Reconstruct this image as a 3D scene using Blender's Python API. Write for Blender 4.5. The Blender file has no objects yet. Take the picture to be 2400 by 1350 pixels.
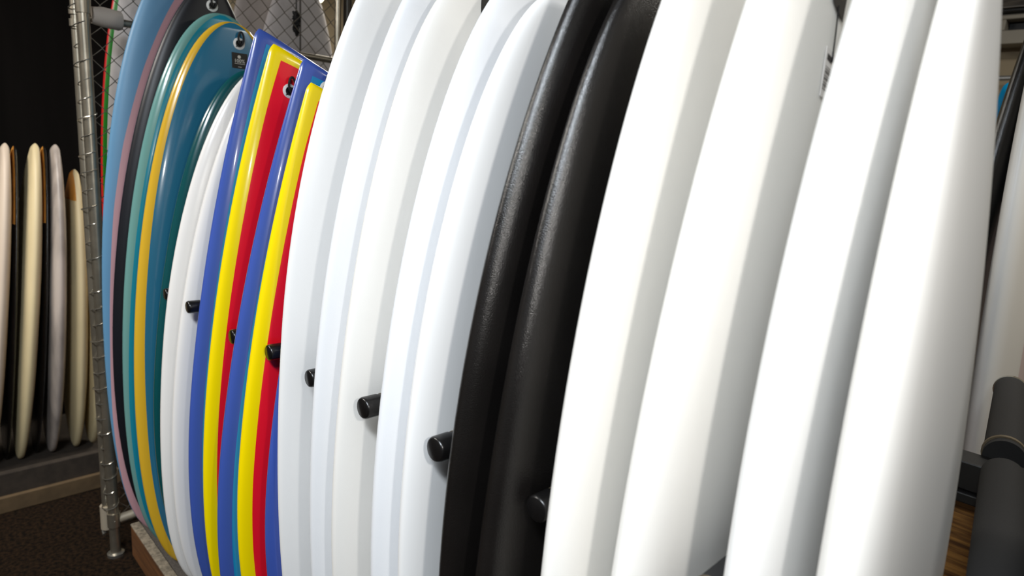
import bpy, bmesh, math, random
from mathutils import Vector, Matrix

random.seed(7)
S = bpy.context.scene
C = S.collection

# ------------------------------------------------------------------ camera
CAM_H = 1.7
yaw, pitch, roll, FPX = .7777, .201, .0691, 1517.4
fwd = Vector((-math.sin(yaw)*math.cos(pitch), math.cos(yaw)*math.cos(pitch), -math.sin(pitch)))
rgt = Vector((math.cos(yaw), math.sin(yaw), 0))
upv = rgt.cross(fwd)
cr = rgt*math.cos(roll) + upv*math.sin(roll)
cu = upv*math.cos(roll) - rgt*math.sin(roll)
cam_d = bpy.data.cameras.new('camera')
cam = bpy.data.objects.new('camera', cam_d)
C.objects.link(cam)
m = Matrix((cr, cu, -fwd)).transposed().to_4x4()
m.translation = Vector((0, 0, CAM_H))
cam.matrix_world = m
cam_d.sensor_width = 36
cam_d.lens = FPX*36/2400
cam_d.clip_start = .05
cam_d.dof.use_dof = True
cam_d.dof.focus_distance = 1.45
cam_d.dof.aperture_fstop = 3.2
S.camera = cam

# ------------------------------------------------------------------ world, light, exposure
w = bpy.data.worlds.new('world'); S.world = w; w.use_nodes = True
w.node_tree.nodes['Background'].inputs[0].default_value = (.9, .95, 1, 1)
w.node_tree.nodes['Background'].inputs[1].default_value = .02

def light(name, typ, loc, energy, col=(1, 1, 1), aim=None, **kw):
    d = bpy.data.lights.new(name, typ); d.energy = energy; d.color = col
    for k, v in kw.items(): setattr(d, k, v)
    o = bpy.data.objects.new(name, d); C.objects.link(o); o.location = loc
    if aim is not None:
        o.rotation_euler = (Vector(aim)-Vector(loc)).to_track_quat('-Z', 'Y').to_euler()
    return o
# the photographer's flash, held up to the right of the camera
light('camera_flash', 'SPOT', (.25, .18, 1.84), 33, (1, .965, .92), aim=(-3.0, .8, 1.15),
      spot_size=math.radians(142), spot_blend=.85, shadow_soft_size=.03)
# ceiling lamps out of view; those after the first are added fill
light('ceiling_fill_light', 'AREA', (.0, -.8, 3.02), 156, (.87, .935, 1), aim=(.0, -.8, 0), shape='RECTANGLE', size=1.25, size_y=.36)
light('ceiling_fill_light', 'AREA', (-2.7, -1.0, 3.02), 112, (1, .95, .88), aim=(-2.7, -1.0, 0), shape='RECTANGLE', size=1.25, size_y=.36)  # unseen lamp added to light the small left rack and coloured boards
light('ceiling_fill_light', 'AREA', (-3.6, 2.6, 3.02), 68, (1, .95, .85), aim=(-3.6, 2.6, 0), shape='RECTANGLE', size=1.25, size_y=.36)  # unseen lamp added to brighten the wall and boards beyond the fence
light('ceiling_fill_light', 'AREA', (.6, 2.5, 3.02), 42, (1, .95, .85), aim=(.6, 2.5, 0), shape='RECTANGLE', size=1.25, size_y=.36)  # unseen lamp added to brighten the wall unit behind the rack

vs = S.view_settings
vs.view_transform = 'Standard'; vs.look = 'None'; vs.gamma = 1; vs.exposure = -0.5
vs.use_curve_mapping = False

# ------------------------------------------------------------------ materials
def lin(c):
    return tuple(((v/255)/12.92 if v/255 <= .04045 else ((v/255+.055)/1.055)**2.4) for v in c)
MATS = {}
def mat(name, col, rough=.5, metal=0, bump=0, bscale=200, var=0, vscale=4, coat=0, emit=0, spec=.5, srgb=True, stretch=(1, 1, 1), col2=None):
    if name in MATS: return MATS[name]
    M = bpy.data.materials.new(name); M.use_nodes = True
    nt = M.node_tree; b = nt.nodes['Principled BSDF']
    c = lin(col) if srgb else col
    b.inputs['Base Color'].default_value = (*c, 1)
    b.inputs['Roughness'].default_value = rough
    b.inputs['Metallic'].default_value = metal
    b.inputs['Specular IOR Level'].default_value = spec
    b.inputs['Coat Weight'].default_value = coat
    b.inputs['Coat Roughness'].default_value = .08
    tc = nt.nodes.new('ShaderNodeTexCoord')
    mp = nt.nodes.new('ShaderNodeMapping'); mp.inputs['Scale'].default_value = stretch
    nt.links.new(tc.outputs['Object'], mp.inputs[0])
    if var or col2:
        n = nt.nodes.new('ShaderNodeTexNoise'); n.inputs['Scale'].default_value = vscale; n.inputs['Detail'].default_value = 5
        nt.links.new(mp.outputs[0], n.inputs['Vector'])
        r = nt.nodes.new('ShaderNodeValToRGB')
        lo = lin(col2) if col2 else tuple(v*(1-var) for v in c)
        hi = c if col2 else tuple(min(v*(1+var), 1) for v in c)
        r.color_ramp.elements[0].color = (*lo, 1); r.color_ramp.elements[0].position = .35
        r.color_ramp.elements[1].color = (*hi, 1); r.color_ramp.elements[1].position = .65
        nt.links.new(n.outputs['Fac'], r.inputs[0]); nt.links.new(r.outputs[0], b.inputs['Base Color'])
    if bump:
        n2 = nt.nodes.new('ShaderNodeTexNoise'); n2.inputs['Scale'].default_value = bscale; n2.inputs['Detail'].default_value = 3
        nt.links.new(mp.outputs[0], n2.inputs['Vector'])
        bp = nt.nodes.new('ShaderNodeBump'); bp.inputs['Strength'].default_value = bump; bp.inputs['Distance'].default_value = .002
        nt.links.new(n2.outputs['Fac'], bp.inputs['Height']); nt.links.new(bp.outputs[0], b.inputs['Normal'])
    if emit:
        b.inputs['Emission Color'].default_value = (*c, 1); b.inputs['Emission Strength'].default_value = emit
    MATS[name] = M
    return M

# ------------------------------------------------------------------ mesh helpers
def link(name, me, m, parent=None, loc=None):
    o = bpy.data.objects.new(name, me); C.objects.link(o)
    if m is not None and not me.materials: me.materials.append(m)
    if loc is not None: o.location = loc
    if parent is not None: o.parent = parent
    return o
def mesh(name, verts, faces, m, parent=None, loc=None, smooth=True):
    me = bpy.data.meshes.new(name); me.from_pydata([tuple(v) for v in verts], [], faces); me.update()
    if smooth: me.shade_smooth()
    return link(name, me, m, parent, loc)
def tag(o, label=None, cat=None, group=None, kind=None):
    if label: o['label'] = label
    if cat: o['category'] = cat
    if group: o['group'] = group
    if kind: o['kind'] = kind
    return o
def empty(name, loc, label, cat, group=None):
    o = bpy.data.objects.new(name, None); C.objects.link(o); o.location = loc; o.empty_display_size = .05
    return tag(o, label, cat, group)
class MB:
    """collects shapes in world coordinates"""
    def __init__(s): s.v = []; s.f = []
    def box(s, a, b):
        n = len(s.v)
        for z in (a[2], b[2]):
            for x, y in ((a[0], a[1]), (b[0], a[1]), (b[0], b[1]), (a[0], b[1])): s.v.append((x, y, z))
        s.f += [tuple(n+i for i in q) for q in ((3, 2, 1, 0), (4, 5, 6, 7), (0, 1, 5, 4), (1, 2, 6, 5), (2, 3, 7, 6), (3, 0, 4, 7))]
        return s
    def tube(s, pts, r, k=16, caps=True):
        pts = [Vector(p) for p in pts]; rs = r if isinstance(r, (list, tuple)) else [r]*len(pts)
        n0 = len(s.v); prev = None
        for i, p in enumerate(pts):
            t = (pts[min(i+1, len(pts)-1)]-pts[max(i-1, 0)]).normalized()
            if prev is None:
                a = t.orthogonal().normalized()
            else:
                a = (prev-t*prev.dot(t)); a = a.normalized() if a.length > 1e-6 else t.orthogonal().normalized()
            prev = a; b = t.cross(a)
            for j in range(k):
                an = 2*math.pi*j/k; s.v.append(tuple(p+(a*math.cos(an)+b*math.sin(an))*rs[i]))
        for i in range(len(pts)-1):
            for j in range(k):
                s.f.append((n0+i*k+j, n0+i*k+(j+1) % k, n0+(i+1)*k+(j+1) % k, n0+(i+1)*k+j))
        if caps:
            s.f.append(tuple(n0+j for j in reversed(range(k)))); e = n0+(len(pts)-1)*k
            s.f.append(tuple(e+j for j in range(k)))
        return s
    def build(s, name, m, parent=None, smooth=False, bevel=0, org=None):
        # vertices are world coordinates: re-centre on the parent's (or own) origin
        if org is None:
            if parent is not None: org = world_loc(parent)
            else:
                org = Vector((sum(v[0] for v in s.v)/len(s.v), sum(v[1] for v in s.v)/len(s.v), min(v[2] for v in s.v)))
        vv = [tuple(Vector(v)-org) for v in s.v]
        o = mesh(name, vv, s.f, m, parent, None if parent is not None else org, smooth)
        if smooth:
            o.data.set_sharp_from_angle(angle=math.radians(40))
        if bevel:
            bm = o.modifiers.new('bevel', 'BEVEL'); bm.width = bevel; bm.segments = 2; bm.limit_method = 'ANGLE'
        return o
def world_loc(o):
    l = Vector(o.location)
    while o.parent is not None:
        o = o.parent; l = l + Vector(o.location)
    return l

# ------------------------------------------------------------------ the room
def struct(o): o['kind'] = 'structure'; return o
m_floor = mat('speckled_carpet', (40, 28, 17), .95, spec=.1, bump=.8, bscale=200, vscale=70, col2=(11, 8, 5))
m_wallb = mat('beige_wall_paint', (150, 136, 112), .8, var=.12, vscale=1.5, bump=.15, bscale=60)
m_ceil = mat('ceiling_paint', (120, 116, 108), .9, var=.05)
m_dark = mat('black_drape', (13, 11, 10), .95, spec=.1, var=.2, vscale=12, stretch=(1, 1, .1), bump=.3, bscale=40)
struct(MB().box((-5.4, -3.2, -.1), (3.2, 4.2, 0)).build('floor', m_floor))
struct(MB().box((-5.4, -3.2, 3.1), (3.2, 4.2, 3.2)).build('ceiling', m_ceil))
struct(MB().box((-5.4, -3.2, 0), (-5.3, 4.2, 3.1)).build('wall_left', m_wallb))
struct(MB().box((-5.3, 4.1, 0), (3.1, 4.2, 3.1)).build('wall_back', m_wallb))
struct(MB().box((3.1, -3.2, 0), (3.2, 4.2, 3.1)).build('wall_right', mat('grey_wall_paint', (90, 86, 80), .85, var=.06)))
struct(MB().box((-5.3, -3.2, 0), (3.1, -3.1, 3.1)).build('wall_front', mat('grey_wall_paint', (90, 86, 80), .85)))
for x, y in ((.0, -.8), (-2.7, -1.0), (-3.6, 2.6), (.6, 2.5)):  # lamp housings; all but the first belong to added fill lamps
    f_ = MB().box((x-.65, y-.2, 3.03), (x+.65, y+.2, 3.1)).build('ceiling_fill_lamp', mat('lamp_housing', (200, 200, 195), .5), bevel=.008)
    tag(f_, {.0: 'flat white ceiling lamp above the aisle at the near end of the rack', -2.7: 'added flat white fill lamp above the aisle at the far end of the rack', -3.6: 'added flat white fill lamp beyond the chain link fence', .6: 'added flat white fill lamp behind the rack'}[x], 'lamp', 'ceiling lamps')

# black partition behind the far rack
part = MB().box((-4.2, -1.6, 0), (-4.14, 1.25, 3.1)).build('black_partition', m_dark)
tag(part, 'tall black partition behind the small rack at the left', 'partition')
MB().tube([(-4.13, -1.6, 1.31), (-4.13, 1.25, 1.31)], .008, 8).build('seam_strip', mat('seam_dark', (52, 46, 42), .6), part, True)

# ------------------------------------------------------------------ surfboards
ZP, ZB, T0, NEXP = 1.183, .13, .068, 6.0
def lerp_tab(tab, x):
    if not isinstance(tab, (list, tuple)): return tab
    if x <= tab[0][0]: return tab[0][1]
    for (a, va), (b, vb) in zip(tab, tab[1:]):
        if x <= b: return va+(vb-va)*(x-a)/(b-a)
    return tab[-1][1]
class Board:
    """p = X0, lean in X, rocker, front Y, lean in Y, length, width, wide point, nose power, tail power, tail end width"""
    def __init__(s, p, fish=False, T=T0, zb=ZB, zp=ZP, notch=.135):
        s.p = p; s.fish = fish; s.T = T; s.zb = zb; s.zp = zp; s.notch = notch
    def sec(s, u):
        X0, tx, rk, Yf, ty, L, W, s0, qt, qb, et = s.p
        if u < s0: wd = max(1-((s0-u)/s0)**2, 0)**qb
        else:
            v = (u-s0)/(1-s0)
            wd = 1-(1-et)*v*v if s.fish else max(1-v*v, 0)**qt
        q = 2*u-1
        t = s.T/2*(1-.62*abs(q)**2.6)
        if s.fish and u > .988:
            k = (u-.988)/.012; t *= math.sqrt(max(1-k*k*.97, 0)); wd *= 1-.05*k*k
        # round the very ends so that the tips close smoothly
        e = min(u, 1-u)*L
        if not s.fish or u < .5: t *= min(1, math.sqrt(max(e, 0)/.02)) if e < .02 else 1
        z = s.zb+L*u
        return max(wd*W/2, .0006), max(t, .0004), X0+tx*(z-s.zp)+rk*q*q, Yf+W/2+ty*(z-s.zp), z
    def pt(s, u, c, side, lift=0):
        w_, t, X, Y, z = s.sec(u)
        if s.fish and u > .80:
            g = ((u-.80)/.20)**2; z -= s.notch*((c+1)/2)**1.1*g
        x = t*math.sqrt(max(1-abs(c)**NEXP, 0))
        return Vector((X+side*(x+lift), Y+c*w_, z))
    def org(s):
        w_, t, X, Y, z = s.sec(0); return Vector((X, Y, s.zb))
    def zu(s, z): return (z-s.zb)/s.p[5]
    def rows(s, n=72):
        return [(1-math.cos(math.pi*i/n))/2 for i in range(n+1)]
    def body(s):
        K = 9; M_ = 4
        cs = []
        for k in range(K+1): cs.append(-(1-.30*(k/K)**2))
        for k in range(1, 2*M_): cs.append(-.70+1.40*k/(2*M_))
        cs += [-c for c in reversed(cs[:K+1])]
        ring = [(c, 1) for c in cs] + [(c, -1) for c in reversed(cs[1:-1])]
        us = s.rows(); n = len(ring); V = []; F = []
        o = s.org()
        for u in us:
            for c, sd in ring: V.append(s.pt(u, c, sd)-o)
        for i in range(len(us)-1):
            for j in range(n): F.append((i*n+j, i*n+(j+1) % n, (i+1)*n+(j+1) % n, (i+1)*n+j))
        F.append(tuple(reversed(range(n)))); e = (len(us)-1)*n
        # close the top with strips between the deck and bottom edges
        for j in range(len(cs)-1):
            a, b = e+j, e+j+1; c_, d_ = e+(n-j-1) % n, e+(n-j) % n
            q = []
            for i_ in (a, b, c_, d_):
                if i_ not in q: q.append(i_)
            if len(q) > 2: F.append(tuple(q))
        return V, F
    def panel(s, d, u0=0., u1=1., lift=.0013, side=1, d2=None):
        """deck inlay: everything further than d from the outline; with d2 only the strip d..d2"""
        us = [u for u in s.rows(110) if u0 < u < u1]; us = [u0]+us+[u1]
        us = [u for u in us if s.sec(u)[0] > lerp_tab(d, u)+.002]
        o = s.org(); V = []; F = []
        cols = 33
        def strip(ca, cb):
            n0 = len(V)
            for u in us:
                w_ = s.sec(u)[0]; a = ca(u, w_); b = cb(u, w_)
                for j in range(cols):
                    h = j/(cols-1); h = (h*h*2 if h < .5 else 1-2*(1-h)**2) if d2 is None else h; c = a+(b-a)*h
                    V.append(s.pt(u, c, side, lift if 0 < j < cols-1 else lift)-o)
            for i in range(len(us)-1):
                for j in range(cols-1):
                    q = (n0+i*cols+j, n0+i*cols+j+1, n0+(i+1)*cols+j+1, n0+(i+1)*cols+j)
                    F.append(q if side > 0 else tuple(reversed(q)))
        cin = lambda dd: (lambda u, w_: -max(w_-lerp_tab(dd, u), 0)/w_)
        cout = lambda dd: (lambda u, w_: max(w_-lerp_tab(dd, u), 0)/w_)
        if d2 is None: strip(cin(d), cout(d))
        else: strip(cin(d), cin(d2)); strip(cout(d2), cout(d))
        return V, F

def wht(name, c, rough=.42): return mat(name, c, rough, bump=.05, bscale=420, var=.012, vscale=3, spec=.45)
W1 = wht('white_foam_cool', (231, 233, 236)); W2 = wht('white_foam_neutral', (236, 236, 235)); W3 = wht('white_foam_warm', (236, 234, 229))
W4 = wht('white_gloss', (233, 231, 228), .25)
BLK = mat('black_textured_skin', (20, 18, 17), .25, bump=.3, bscale=600, var=.25, vscale=5, spec=.75)
gl = dict(rough=.22, coat=.5, bump=.02, bscale=300)
LBLUE = mat('light_blue_resin', (92, 140, 176), .45, var=.03, bump=.03); PINK = mat('dusty_pink_resin', (190, 146, 152), .45, var=.03)
NAVY = mat('black_navy_resin', (20, 21, 28), .4, var=.1); SAGE = mat('sage_green_resin', (104, 152, 148), **gl); CYAN = mat('teal_cyan_resin', (24, 132, 158), **gl)
YEL4 = mat('mustard_yellow_resin', (214, 170, 44), **gl); STEEL = mat('steel_teal_resin', (42, 110, 140), **gl); DTEAL = mat('dark_teal_gloss', (10, 74, 78), **gl)
BLUE = mat('periwinkle_blue_gloss', (62, 88, 172), .28, coat=.4, var=.03, bump=.02); SKY = mat('bright_cyan_gloss', (0, 134, 196), .28, coat=.4)
YEL = mat('bright_yellow_gloss', (255, 226, 0), .26, coat=.4, bump=.02); RED = mat('bright_red_gloss', (244, 18, 38), .26, coat=.4, bump=.02)
GOLD = mat('gold_pinline', (190, 136, 30), .4); PLUGW = mat('plug_white', (226, 226, 222), .4); BLACKP = mat('black_plastic', (14, 13, 13), .35); CORD = mat('black_cord', (10, 9, 9), .7)

P = {
 'b1': (-2.6549, -0.0304, 0.0266, 0.5858, 0.0532, 2.1905, 0.5322, 0.4800, 0.4760, 0.2862, 0.55),
 'b2': (-2.5691, 0.0025, 0.0133, 0.6026, 0.0729, 2.1020, 0.5435, 0.4498, 0.5720, 0.4097, 0.55),
 'b3': (-2.4677, -0.0072, 0.0139, 0.6081, 0.0732, 1.9887, 0.5525, 0.4746, 0.4525, 0.3187, 0.55),
 'b4': (-2.3730, -0.0386, 0.0288, 0.6186, 0.0776, 1.9541, 0.5352, 0.4612, 0.4564, 0.3232, 0.55),
 'b5': (-2.2805, -0.0021, 0.0088, 0.6595, 0.0795, 1.7973, 0.5394, 0.4279, 0.4492, 0.4027, 0.55),
 'b6': (-2.1694, 0.0027, 0.0115, 0.6503, 0.0937, 1.7982, 0.5095, 0.4958, 0.5231, 0.3219, 0.55),
 'b7': (-2.0785, 0.0043, 0.0119, 0.6613, 0.0997, 1.8311, 0.5025, 0.4522, 0.5506, 0.3699, 0.55),
 'b8': (-1.9285, 0.0069, 0.0138, 0.6603, 0.1028, 1.8752, 0.5061, 0.4516, 0.6000, 0.4250, 0.6413),
 'b9': (-1.8482, 0.0051, 0.0124, 0.6719, 0.0957, 1.8299, 0.5062, 0.4607, 0.6000, 0.3651, 0.6187),
 'b10': (-1.6882, 0.0123, 0.0113, 0.6669, 0.1151, 1.7840, 0.5090, 0.4280, 0.6000, 0.4170, 0.6009),
 'b11': (-1.6083, 0.0052, 0.0119, 0.6741, 0.0847, 1.7181, 0.5103, 0.4220, 0.6000, 0.4595, 0.6107),
 'b11b': (-1.4874, 0.0067, 0.0130, 0.6944, 0.0799, 1.7701, 0.5129, 0.4007, 0.5694, 0.5257, 0.55),
 'b12': (-1.4099, 0.0022, 0.0131, 0.6669, 0.0615, 2.0730, 0.5157, 0.5393, 0.6269, 0.4033, 0.55),
 'b13': (-1.2308, 0.0045, 0.0137, 0.6600, 0.0627, 2.0284, 0.5169, 0.5241, 0.6052, 0.4620, 0.55),
 'b14': (-1.1303, -0.0034, 0.0122, 0.6579, 0.0428, 1.9360, 0.5176, 0.4601, 0.5268, 0.5282, 0.55),
 'b15': (-0.9765, -0.0019, 0.0185, 0.6551, 0.0408, 1.9211, 0.5230, 0.4858, 0.5749, 0.5525, 0.55),
 'b16': (-0.8800, -0.0004, 0.0248, 0.6488, 0.0240, 1.8656, 0.5294, 0.4898, 0.5519, 0.5722, 0.55),
 'b17': (-0.7435, 0.0140, 0.0308, 0.6400, 0.0576, 2.0311, 0.5310, 0.5090, 0.6786, 0.5776, 0.55),
 'b17b': (-0.6482, 0.0071, 0.0048, 0.6342, 0.0488, 1.8915, 0.5177, 0.4511, 0.4993, 0.6000, 0.55),
 'b18': (-0.5250, -0.0067, 0.0180, 0.6415, 0.0275, 1.9924, 0.5249, 0.4828, 0.5715, 0.5999, 0.55),
 'b19': (-0.4042, 0.0156, 0.0206, 0.6376, 0.0343, 2.0836, 0.5193, 0.4718, 0.6082, 0.6000, 0.55),
 'b20': (-0.2693, -0.0030, 0.0305, 0.6694, -0.0079, 2.0982, 0.5201, 0.5261, 0.6374, 0.6001, 0.55),
 'b21': (-0.1605, -0.0203, -0.0109, 0.6425, -0.0680, 1.8742, 0.4826, 0.4599, 0.7976, 0.6000, 0.55),
 'b22': (0.018, -0.050, -0.012, 0.700, -0.010, 1.98, 0.5188, 0.4934, 0.5619, 0.6000, 0.55),
 'r1': (-0.3793, 0.0192, 0.0140, 2.1416, 0.0316, 2.1688, 0.5206, 0.4686, 0.6021, 0.6000, 0.55),
 'r2': (-0.2702, -0.0475, -0.0090, 2.1340, -0.0083, 2.1893, 0.5187, 0.4860, 0.5642, 0.6046, 0.55),
}
G_ = 'surfboards standing on edge in the display rack'
def board(key, label, m_body, group=G_, fish=False, T=T0, p=None, zb=ZB, rot=None, pos=None):
    B = Board(p or P[key], fish, T, zb)
    V, F = B.body()
    o = mesh('surfboard', V, F, m_body, None, B.org() if pos is None else pos)
    if rot is not None: o.rotation_euler = (0, 0, rot)
    tag(o, label, 'surfboard', group)
    return B, o
def deck(B, o, m_, d, u0=0., u1=1., label=None, d2=None, name='deck_panel', lift=.0013):
    V, F = B.panel(d, u0, u1, d2=d2, lift=lift)
    k = mesh(name, V, F, m_, o)
    if label: k['label'] = label
    return k
def plug(B, o, z, yoff, r=.02, cord=True):
    u = B.zu(z); w_ = B.sec(u)[0]
    c = yoff/w_; p0 = B.pt(u, c, 1)
    org = B.org()
    q = MB(); prof = [(0, r), (.0022, r), (.0030, r*.93), (.0030, r*.62), (-.001, r*.58)]
    q.tube([p0+Vector((h, 0, 0)) for h, _ in prof], [a for _, a in prof], 28)
    pl = q.build('leash_plug', PLUGW, o, True); pl['label'] = 'round white leash plug'
    MB().tube([p0+Vector((.0008, 0, 0)), p0+Vector((.0034, 0, 0))], r*.60, 24).build('plug_cup', BLACKP, pl, True, org=org)
    if cord:
        pts = []
        for i in range(25):
            a = i/24*math.pi*2
            pts.append(p0+Vector((.006+.004*math.sin(a*.5), .004+.009*math.sin(a), .017-.021*math.cos(a))))
        MB().tube(pts, .0034, 8).build('leash_string', CORD, pl, True, org=org)

# --- coloured boards at the far end
B, o = board('b1', 'light blue surfboard with dusty pink deck, leftmost in the rack beside the chain link post', LBLUE)
deck(B, o, PINK, [(0, .001), (.11, .0015), (.233, .006), (.36, .015), (.47, .021), (.59, .027), (.69, .038), (.81, .062), (.93, .094), (1, .1)], label='dusty pink deck')
B, o = board('b2', 'tall black surfboard between the light blue and the sage green boards', NAVY); plug(B, o, 2.152, .006)
B, o = board('b3', 'sage green railed surfboard with cyan deck beside the yellow railed one', SAGE)
deck(B, o, CYAN, [(0, .01), (.29, .012), (.54, .018), (.9, .024), (1, .03)], label='cyan deck')
B4, o4 = board('b4', 'mustard yellow railed surfboard with steel teal deck and black square logo', YEL4)
deck(B4, o4, STEEL, [(0, .028), (.31, .028), (.55, .024), (.79, .020), (1, .02)], label='steel teal deck')
plug(B4, o4, 2.015, .022)
B, o = board('b5', 'glossy dark teal surfboard in front of the steel teal deck, left of two white boards', DTEAL)
B, o = board('b6', 'white surfboard with thin gold pinline right of the dark teal board', W4)
deck(B, o, GOLD, .046, d2=.0505, name='pinline', label='gold pinline')
B, o = board('b7', 'narrow white surfboard left of the first blue and cyan fish board', W4)
def fish(key, label, mb, md, e, plugpos=None, dd=.029):
    B, o = board(key, label, mb, fish=True)
    deck(B, o, md, [(0, dd+.002), (.5, dd), (.9, dd), (1, dd+.004)], 0, 1-e/B.p[5], label={SKY: 'bright cyan deck', RED: 'bright red deck'}[md])
    if plugpos: plug(B, o, *plugpos)
fish('b8', 'blue railed surfboard with cyan deck, the farther of the two blue fish tails', BLUE, SKY, .032)
fish('b9', 'yellow railed surfboard with red deck and white leash plug, the farther red one', YEL, RED, .034, (1.849, -.1))
fish('b10', 'blue railed surfboard with cyan deck, the nearer one between the two red decks', BLUE, SKY, .034, (1.862, -.085))
fish('b11', 'yellow railed surfboard with red deck, the nearer one touching the white boards', YEL, RED, .036)
B, o = board('b11b', 'plain blue surfboard showing as a sliver between red deck and white board', BLUE, T=.05)
# --- white and black boards
for k, lab, mm in (
    ('b12', 'first tall white surfboard right of the red and yellow boards', W2),
    ('b13', 'second white surfboard counted from the red and yellow boards', W1),
    ('b14', 'third white surfboard from the red boards, with a black peg before its deck', W3),
    ('b15', 'fourth white surfboard from the red boards, left of the round nosed one', W1),
    ('b16', 'white surfboard with low round nose directly left of the black boards', W2),
    ('b17', 'black surfboard, the farther left one of the black pair', BLK),
    ('b17b', 'black surfboard, the nearer right one of the black pair', BLK),
    ('b18', 'first white surfboard right of the black pair', W3),
    ('b19', 'white surfboard with black hang tag and barcode, second right of the black pair', W3),
    ('b20', 'large white surfboard, third right of the black pair', W2),
    ('b21', 'nearest large white surfboard at the right end of the rack', W3),
    ('b22', 'stand-in black board at the right picture edge, shading the nearest white board', BLK)):  # board added for an unidentified dark object; casts shade on the nearest deck
    Bx, ox = board(k, lab, mm)
    P[k+'_B'] = Bx
    if k == 'b14':
        u = Bx.zu(2.013); w_ = Bx.sec(u)[0]; pp = Bx.pt(u, .031/w_, 1)
        MB().box(pp+Vector((0, -.012, -.022)), pp+Vector((.0012, .03, .022))).build('logo_label', BLACKP, ox)['label'] = 'small black logo label'

# logo label on the steel teal deck
def text_mesh(name, txt, size, m_, parent, origin, xdir, ydir, org):
    cv = bpy.data.curves.new(name, 'FONT'); cv.body = txt; cv.size = size; cv.align_x = 'CENTER'; cv.extrude = .0002
    tmp = bpy.data.objects.new(name, cv); C.objects.link(tmp)
    dg = bpy.context.evaluated_depsgraph_get()
    me = bpy.data.meshes.new_from_object(tmp.evaluated_get(dg))
    bpy.data.objects.remove(tmp)
    n = xdir.cross(ydir)
    for v in me.vertices: v.co = origin-org+xdir*v.co.x+ydir*v.co.y+n*v.co.z
    me.materials.clear()
    return link(name, me, m_, parent)
yd = Vector((0, 1, 0)); zd = Vector((0, 0, 1))
u = B4.zu(1.958); w_ = B4.sec(u)[0]; lp = B4.pt(u, .027/w_, 1, .001)
lb = MB().box(lp+Vector((-.001, -.027, -.026)), lp+Vector((.0012, .027, .026))).build('logo_label', BLACKP, o4); lb['label'] = 'black square logo label'
m_print = mat('label_print', (214, 208, 196), .6)
og = B4.org()
MB().tube([lp+Vector((.0012, -.002, .013)), lp+Vector((.0018, -.002, .013))], .0055, 20).build('logo_dot', m_print, lb, True, org=og)
text_mesh('logo_lettering', '100%', .017, m_print, lb, lp+Vector((.0014, -.001, -.006)), yd, zd, og)
MB().box(lp+Vector((.0012, -.018, -.0105)), lp+Vector((.0016, .018, -.0092))).box(lp+Vector((.0012, -.006, -.021)), lp+Vector((.0016, .006, -.0195))).build('logo_lines', m_print, lb, org=og)

# hang tag on the white board b19
B19 = P['b19_B']
def f19(z, y):
    u = B19.zu(z); w_, t, X, Y, zz = B19.sec(u); return B19.pt(u, (y-Y)/w_, 1)
tagp = f19(1.94, .935)
ht = empty('hang_tag', tagp, 'black hang tag with string and barcode sticker on a white board', 'tag')
def quad_tag(name, m_, pts, lift, parent, th=.0008):
    v = []
    for z, y in pts: v.append(f19(z, y)+Vector((lift, 0, 0)))
    n = len(v); v += [q+Vector((th, 0, 0)) for q in v]
    f_ = [tuple(reversed(range(n))), tuple(range(n, 2*n))]+[(i, (i+1) % n, (i+1) % n+n, i+n) for i in range(n)]
    q = MB(); q.v = [tuple(a) for a in v]; q.f = f_
    return q.build(name, m_, parent, org=tagp)
card = quad_tag('tag_card', mat('tag_black', (30, 24, 20), .55), [(1.985, .905), (1.925, .915), (1.905, .957), (1.985, .962)], .002, ht)
for dy in (0, .006, .012):
    quad_tag('tag_print', mat('tag_gold_print', (196, 164, 96), .4), [(1.935-dy*.0, .927+dy), (1.931, .927+dy), (1.931, .930+dy), (1.935, .930+dy)], .003, card)
    quad_tag('tag_print', MATS['tag_gold_print'], [(1.955, .932+dy), (1.946, .930+dy), (1.944, .934+dy), (1.953, .937+dy)], .003, card)
MB().tube([f19(1.922, .934)+Vector((.003, 0, 0)), f19(1.89, .939)+Vector((.003, 0, 0)), f19(1.852, .944)+Vector((.003, 0, 0))], .0011, 6).build('tag_string', CORD, ht, True, org=tagp)
bs = quad_tag('barcode_sticker', mat('sticker_white', (224, 220, 216), .5), [(1.870, .921), (1.861, .959), (1.801, .965), (1.807, .925)], .0012, ht)
mbar = mat('barcode_ink', (52, 46, 46), .6); q = MB()
for i in range(11):
    zz = 1.846-.0028*i; h = .0008+.0009*((i*7) % 3)/2
    a = len(q.v)
    for z, y in ((zz, .9265), (zz-h, .9267), (zz-h-.004, .948), (zz-.004, .9478)): q.v.append(tuple(f19(z, y)+Vector((.0023, 0, 0))))
    q.f.append((a, a+1, a+2, a+3))
a = len(q.v)
for z, y in ((1.862, .9265), (1.854, .927), (1.850, .944), (1.858, .944)): q.v.append(tuple(f19(z, y)+Vector((.0023, 0, 0))))
q.f.append((a, a+1, a+2, a+3))
q.build('barcode_bars', mbar, bs, org=tagp)

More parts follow.
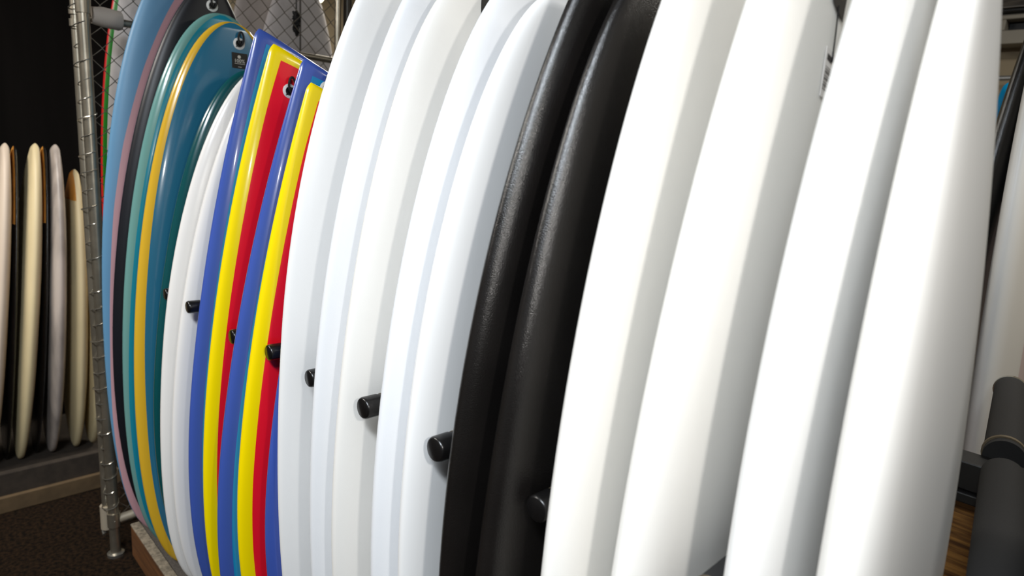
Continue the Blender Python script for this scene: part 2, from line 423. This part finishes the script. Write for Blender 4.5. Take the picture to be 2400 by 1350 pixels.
# ------------------------------------------------------------------ the display rack
m_wood = mat('raw_wood', (100, 62, 28), .7, var=.25, vscale=6, stretch=(1, 14, 14), bump=.1, bscale=30)
m_ply = mat('plywood_grain', (176, 124, 62), .6, vscale=5, stretch=(1.5, 1, 22), col2=(84, 52, 22), bump=.1, bscale=30)
m_carp = mat('grey_shelf_carpet', (74, 68, 62), .95, bump=.9, bscale=350, var=.25, vscale=160)
m_edge = mat('worn_carpet_edge', (120, 110, 94), .95, bump=.9, bscale=300, var=.4, vscale=60)
m_steel = mat('black_steel', (26, 25, 25), .45, var=.15, vscale=8)
m_rub = mat('black_rubber_cap', (17, 16, 16), .28, bump=.05, bscale=80)
m_foam = mat('black_foam_sleeve', (30, 29, 29), .85, bump=.3, bscale=500)
m_ring = mat('scuffed_ring', (120, 108, 88), .45, metal=.4)
rk = empty('display_rack', (-1.3, 1.4, 0), 'long surfboard rack with black pegs and carpeted shelf', 'rack')
XL, XR = -2.70, .55
MB().box((XL, .675, .0), (XR, 1.36, .118)).build('shelf', m_wood, rk, bevel=.004)
MB().box((XL, .668, .118), (XR, 1.36, .130)).build('shelf_carpet', m_carp, rk, bevel=.004)
MB().box((XL, .644, .0), (XR, .668, .134)).build('shelf_lip', m_wood, rk, bevel=.003)
MB().box((XL, .642, .134), (XR, .676, .142)).build('carpet_edge', m_edge, rk, bevel=.003)
MB().box((XL, 1.412, 1.145), (XR, 1.478, 1.20)).build('beam', m_steel, rk, bevel=.003)
MB().box((XL, 1.40, 1.124), (XR, 1.43, 1.144)).build('lower_bar', m_steel, rk, bevel=.003)
MB().box((XL, 1.435, .13), (XR, 1.46, 1.124)).build('back_panel', m_ply, rk)
for x in (-2.66, .45):
    MB().box((x-.03, 1.48, 0), (x+.03, 1.54, 1.2)).build('upright', m_steel, rk, bevel=.003)
pegs = [(-2.228, .663, 1.185, .019), (-2.003, .657, 1.191, .019), (-1.766, .6915, 1.1525, .021), (-1.548, .698, 1.164, .021),
        (-1.32, .691, 1.164, .021), (-1.056, .669, 1.185, .0225), (-.815, .6625, 1.191, .0235), (-.586, .679, 1.178, .0215), (-.326, .69, 1.158, .024)]
for x, y, z, r in pegs:
    pg = MB().tube([(x, y+.03, z), (x, 1.415, z+.0)], r*.93, 24).build('peg', m_foam if x > -.4 else m_steel, rk, True)
    MB().tube([(x, y, z), (x, y+.0015, z), (x, y+.005, z), (x, y+.036, z), (x, y+.0365, z)], [r*.82, r*.93, r, r, r*.94], 28).build('peg_cap', m_rub, pg, True, org=world_loc(rk))
    MB().tube([(x, y+.046, z), (x, y+.049, z)], r*.97, 24).build('peg_ring', m_ring, pg, True, org=world_loc(rk))
# two thick foam pegs at the near end, one to each side
pg = MB().tube([(-.118, 1.41, 1.197), (-.069, 1.05, 1.184), (-.059, .98, 1.182)], [.033, .034, .034], 28).build('foam_peg', m_foam, rk, True)
pg = MB().tube([(-.128, 1.48, 1.205), (-.20, 2.08, 1.19)], .034, 28).build('foam_peg', m_foam, rk, True)
MB().tube([(-.200, 2.075, 1.19), (-.2015, 2.09, 1.19)], .0365, 28).build('peg_ring', mat('bright_steel', (190, 188, 180), .25, metal=.9), pg, True, org=world_loc(rk))
MB().tube([(-.131, 1.50, 1.205), (-.132, 1.51, 1.205)], .0365, 28).build('peg_ring', m_ring, pg, True, org=world_loc(rk))

# boards on the far side of the rack
G2 = 'surfboards on the far side of the rack'
B, o = board('r1', 'black surfboard standing behind the right end of the rack', BLK, G2)
B, o = board('r2', 'cream white surfboard behind the rack, right of the black one', W3, G2)
p = list(P['r2']); p[0] = -.315; p[3] = 2.80
B, o = board('r3', 'pale pinkish surfboard at the right picture edge behind the rack', mat('pale_pink_foam', (226, 206, 204), .5), G2, p=p)
B, o = board('r4', 'bright blue surfboard nose far behind the right end of the rack', mat('azure_resin', (0, 140, 196), .4), None,
             p=(-.56, .0, .02, 3.04, .0, 1.99, .5, .5, .55, .5, .55))
MB().box((-.8, 1.64, 0), (.4, 3.7, .128)).build('low_platform', m_dark)
tag(bpy.data.objects['low_platform'], 'low black platform under the boards behind the rack', 'platform')

# grey service unit on the rear wall, upper right
su = empty('wall_unit', (-.1, 4.0, 2.6), 'grey wall unit with dark slot and wood grain top, upper right corner', 'wall unit')
k = 4.0/3.0
def wb(x0, x1, z0, z1, y0, y1, name, m_):  # heights given as seen at three metres, scaled to the wall
    f_ = lambda z: 1.7+(z-1.7)*k
    MB().box((x0*k, y0, f_(z0)), (x1*k, y1, f_(z1))).build(name, m_, su, bevel=.004)
m_gp = mat('grey_plate', (150, 144, 132), .55, var=.06)
wb(-.62, .5, 2.30, 2.318, 3.97, 4.1, 'plate', m_gp); wb(-.62, .5, 2.215, 2.262, 3.97, 4.1, 'plate', m_gp)
wb(-.62, -.536, 2.262, 2.30, 3.97, 4.1, 'plate', m_gp); wb(-.536, .5, 2.262, 2.30, 4.05, 4.1, 'slot', BLACKP)
wb(-.62, .5, 2.320, 2.332, 3.94, 4.1, 'black_edge', BLACKP); wb(-.62, .5, 2.333, 2.339, 3.93, 4.1, 'bright_edge', mat('aluminium', (190, 190, 188), .35, metal=.8))
wb(-.62, .5, 2.340, 2.60, 3.95, 4.1, 'wood_grain_panel', mat('grey_wood_grain', (92, 84, 74), .6, vscale=4, stretch=(3, 1, 26), col2=(44, 38, 34)))
wp = MB().tube([(-.9, 3.95, 2.225), (.6, 3.95, 2.225)], .012, 12).build('wall_pipe', MATS['aluminium'], None, True)
tag(wp, 'thin bright horizontal pipe below the grey wall unit', 'pipe')

# ------------------------------------------------------------------ chain link fence at the far end
m_galv = mat('galvanised_pipe', (170, 162, 146), .32, metal=.85, var=.15, vscale=14, bump=.1, bscale=60)
m_wire = mat('galvanised_wire', (104, 98, 88), .5, metal=.6)
FX = -2.78
fe = empty('chain_link_fence', (-2.76, .6, 0), 'galvanised chain link fence panel with pipe posts beside the rack', 'fence')
po = MB().tube([(-2.743, .596, .0), (-2.743, .596, 3.1)], .019, 20).build('post', m_galv, fe, True)
MB().tube([(-2.743, .596, .0), (-2.743, .596, .012), (-2.743, .596, .016)], [.031, .031, .022], 24).build('foot_ring', mat('bright_steel', (190, 188, 180), .25, metal=.9), po, True, org=world_loc(fe))
MB().tube([(-2.743, .596, .13), (-2.743, .596, .19)], .0235, 20).build('sleeve', m_galv, po, True, org=world_loc(fe))
fr = MB().tube([(-2.80, .585, .10), (-2.80, .585, 3.1)], .0155, 20).build('frame_pipe', m_galv, fe, True)
for z in (2.05, 2.09): MB().tube([(-2.80, .585, z-.012), (-2.80, .585, z+.012)], .021, 16).build('pipe_coupling', m_galv, fr, True, org=world_loc(fe))
MB().tube([(-2.743, .596, 2.08), (-2.743, .596, 2.14)], [.023, .026], 16).build('pipe_coupling', m_galv, po, True, org=world_loc(fe))
MB().tube([(FX, .60, 2.075), (FX, 1.62, 2.066)], .0135, 16).build('rail', m_galv, fe, True)
MB().tube([(FX, .60, .12), (FX, 1.62, .12)], .0135, 16).build('rail', m_galv, fe, True)
MB().tube([(FX, 1.59, 0), (FX, 1.59, 3.1)], .014, 16).build('post', m_galv, fe, True)
MB().tube([(FX-.01, 1.645, 0), (FX-.01, 1.645, 3.1)], .019, 16).build('post', mat('dark_pipe', (70, 66, 60), .4, metal=.7), fe, True)
MB().tube([(-2.77, .625, 2.082), (-2.775, .66, 2.082), (-2.78, .715, 2.079), (-2.78, .722, 2.079)], [.028, .034, .034, .030], 12).build('tape_wrap', mat('grey_cloth_tape', (176, 166, 156), .8, bump=.3, bscale=90), fe, True)
# clamp low on the post
MB().tube([(-2.80, .585, .10), (-2.80, .585, .20)], .024, 14).tube([(-2.745, .60, .155), (-2.745, .70, .16)], .018, 12).build('clamp', mat('pale_clamp', (190, 178, 158), .45, metal=.4), fe, True)
MB().tube([(-2.835, .58, .085+.03*math.sin(a/16*math.pi*1.5)+.03) if False else (-2.82+.02*math.cos(a/14*4.6), .575, .08+.02*math.sin(a/14*4.6)) for a in range(15)], .005, 8).build('hook', MATS['bright_steel'], fe, True)
# lacing wire wound round both pipes
pts = []; turns = 46
for i in range(turns*14):
    a = i/14*2*math.pi; z = .16+i/(turns*14)*2.9
    wob = .004*math.sin(z*37)+.004*math.sin(z*91)
    pts.append((-2.772+(.050+wob)*math.cos(a), .592+(.024+wob)*math.sin(a), z))
MB().tube(pts, .0019, 5).build('lacing_wire', mat('bright_steel', (190, 188, 180), .25, metal=.9), fe, True)
# woven mesh (real zig-zag wires, too thin to pick apart)
q = MB(); st = .036; ny = int((1.58-.62)/st); nz = int(2.9/st)
for j in range(ny+1):
    y0 = .62+j*st
    q.tube([(FX+(.0025 if i % 2 else -.0025), y0+(st*1.03 if (i+j) % 2 else -st*.03), .14+i*st) for i in range(nz)], .0023, 4, False)
mo = q.build('wire_mesh', m_wire, fe, True); mo['kind'] = 'stuff'

# boards and things behind the fence
G3 = 'surfboards behind the chain link fence'
GW = mat('dull_white_foam', (206, 200, 198), .5, var=.03)
B, o = board('f1', 'white pointed surfboard with dark stringer behind the chain link fence', GW, G3, p=(-3.15, 0, .02, 1.32, 0, 2.37, .52, .5, .5, .5, .55))
V, F = [], []
og = B.org(); us = [i/60 for i in range(1, 60)]
for uu in us:
    w_ = B.sec(uu)[0]
    for yy in (-.004, .004): V.append(B.pt(uu, yy/w_, 1, .0008)-og)
for i in range(len(us)-1): F.append((2*i, 2*i+1, 2*i+3, 2*i+2))
mesh('stringer', V, F, mat('dark_stringer', (70, 62, 54), .6), o)['label'] = 'dark centre stringer'
B, o = board('f2', 'greyish surfboard half hidden behind the white pointed one at the fence', mat('grey_foam', (156, 150, 146), .55, var=.06), G3, p=(-3.30, .0, .02, 1.24, .0, 2.45, .52, .5, .5, .5, .55))
B, o = board('f3', 'white surfboard with green and red rail just left of the light blue board', mat('red_rail', (190, 24, 24), .4), G3, p=(-3.02, 0, .02, .68, .0, 2.45, .54, .48, .5, .5, .55))
deck(B, o, mat('green_rail', (10, 120, 20), .35), .0045, d2=.017, name='rail_band', label='green rail band')
deck(B, o, GW, .017, label='white deck')
MB().box((-3.40, .84, 0), (-2.86, 1.95, .128)).build('low_platform', m_dark)
tag(bpy.data.objects['low_platform.001'], 'low black platform under the boards behind the fence', 'platform')
# black leash knot hanging on the fence
kx, ky = -2.80, 1.412
pts = [(kx+.022*math.sin(i*1.1)*.5-.02, ky+.012*math.sin(i*1.7), 2.24-.0016*i+.012*math.cos(i*2.3)) for i in range(0, 50)]
ln = empty('bundled_leash', (kx, ky, 2.1), 'black bundled leash hanging on the chain link fence', 'leash')
MB().tube(pts, .0075, 8).build('coil', CORD, ln, True)
MB().tube([(kx-.02, ky, 2.24), (kx-.02, ky, 2.42)], .003, 8).build('hanging_cord', CORD, ln, True)
# far bare lamp
lp_ = empty('pendant_lamp', (-4.3, 2.29, 2.675), 'small glowing lamp beyond the fence at the top edge', 'lamp')
bm = bmesh.new(); bmesh.ops.create_uvsphere(bm, u_segments=20, v_segments=12, radius=.06)
me = bpy.data.meshes.new('bulb'); bm.to_mesh(me); bm.free(); me.shade_smooth()
link('bulb', me, mat('lamp_glow', (255, 248, 205), .5, emit=14), lp_)
MB().tube([(-4.3, 2.29, 2.725), (-4.3, 2.29, 2.79), (-4.3, 2.29, 3.1)], [.03, .02, .008], 12).build('stem', BLACKP, lp_, True)

# ------------------------------------------------------------------ the small rack at the left
r2 = empty('low_rack', (-3.6, .4, 0), 'low dark rack holding small surfboards against the black partition', 'rack')
m_low = mat('dark_carpeted_wood', (52, 44, 36), .9, var=.2, vscale=30, bump=.5, bscale=200)
MB().box((-4.1, -1.2, 0), (-3.41, 1.2, .125)).build('shelf', m_low, r2, bevel=.004)
MB().box((-3.41, -1.2, .035), (-3.375, 1.2, .178)).build('shelf_lip', m_low, r2, bevel=.004)
MB().box((-3.405, -1.2, 0), (-3.355, 1.2, .075)).build('base_trim', mat('tan_trim', (92, 74, 50), .8, var=.15, vscale=20), r2, bevel=.004)
MB().tube([(-3.98, -1.2, 1.05), (-3.98, 1.2, 1.05)], .02, 12).build('back_rail', m_steel, r2, True)
G4 = 'small surfboards in the left rack'
CR1 = mat('pinkish_cream_foam', (216, 198, 178), .5, var=.03); CR2 = mat('cream_foam', (226, 208, 164), .5, var=.04)
MARB = mat('grey_marbled_resin', (196, 184, 174), .4, vscale=7, stretch=(1, 1, .25), col2=(92, 86, 84))
ORG = mat('amber_wood_nose', (206, 142, 60), .5, var=.1, vscale=20)
def small(label, m_, yb, yt, zt, W=.46, T=.066, cx=-3.62, q=.64, nose=None):
    zb = .127; L = zt-zb
    # local frame: x is thickness, y the width; turned so that the front rail looks along +X
    B = Board((0, (yt-yb)/L, .012, -W/2, 0, L, W, .5, q, .62, .55), False, T, zb, zb)
    V, F = B.body()
    o = mesh('surfboard', V, F, m_, None, (cx, yb, zb)); o.rotation_euler = (0, 0, math.pi/2)
    tag(o, label, 'surfboard', G4)
    if nose:
        V, F = B.panel(.004, nose, 1., side=-1, lift=.0012)
        mesh('nose_patch', V, F, ORG, o)['label'] = 'amber nose patch'
    return o
small('grey marbled surfboard cut by the left picture edge', MARB, .255, .40, 1.42)
small('pinkish cream surfboard second from the left edge in the small rack', CR1, .30, .462, 1.605)
small('black surfboard with amber nose beside the pinkish cream board', BLK, .365, .498, 1.595, W=.45, T=.03, nose=.775, cx=-3.65)
small('wide cream surfboard beside the grey marbled one in the small rack', CR2, .415, .570, 1.61)
small('black surfboard with amber nose right of the wide cream board', BLK, .480, .606, 1.60, W=.45, T=.03, nose=.775, cx=-3.65)
small('grey marbled pointed surfboard in the middle of the small rack', MARB, .540, .645, 1.61, W=.48)
small('short cream surfboard with amber tip, second nearest the fence post', CR2, .640, .713, 1.50, W=.44, nose=.9)
small('short cream surfboard nearest the fence post in the small rack', CR2, .712, .775, 1.515, W=.44)
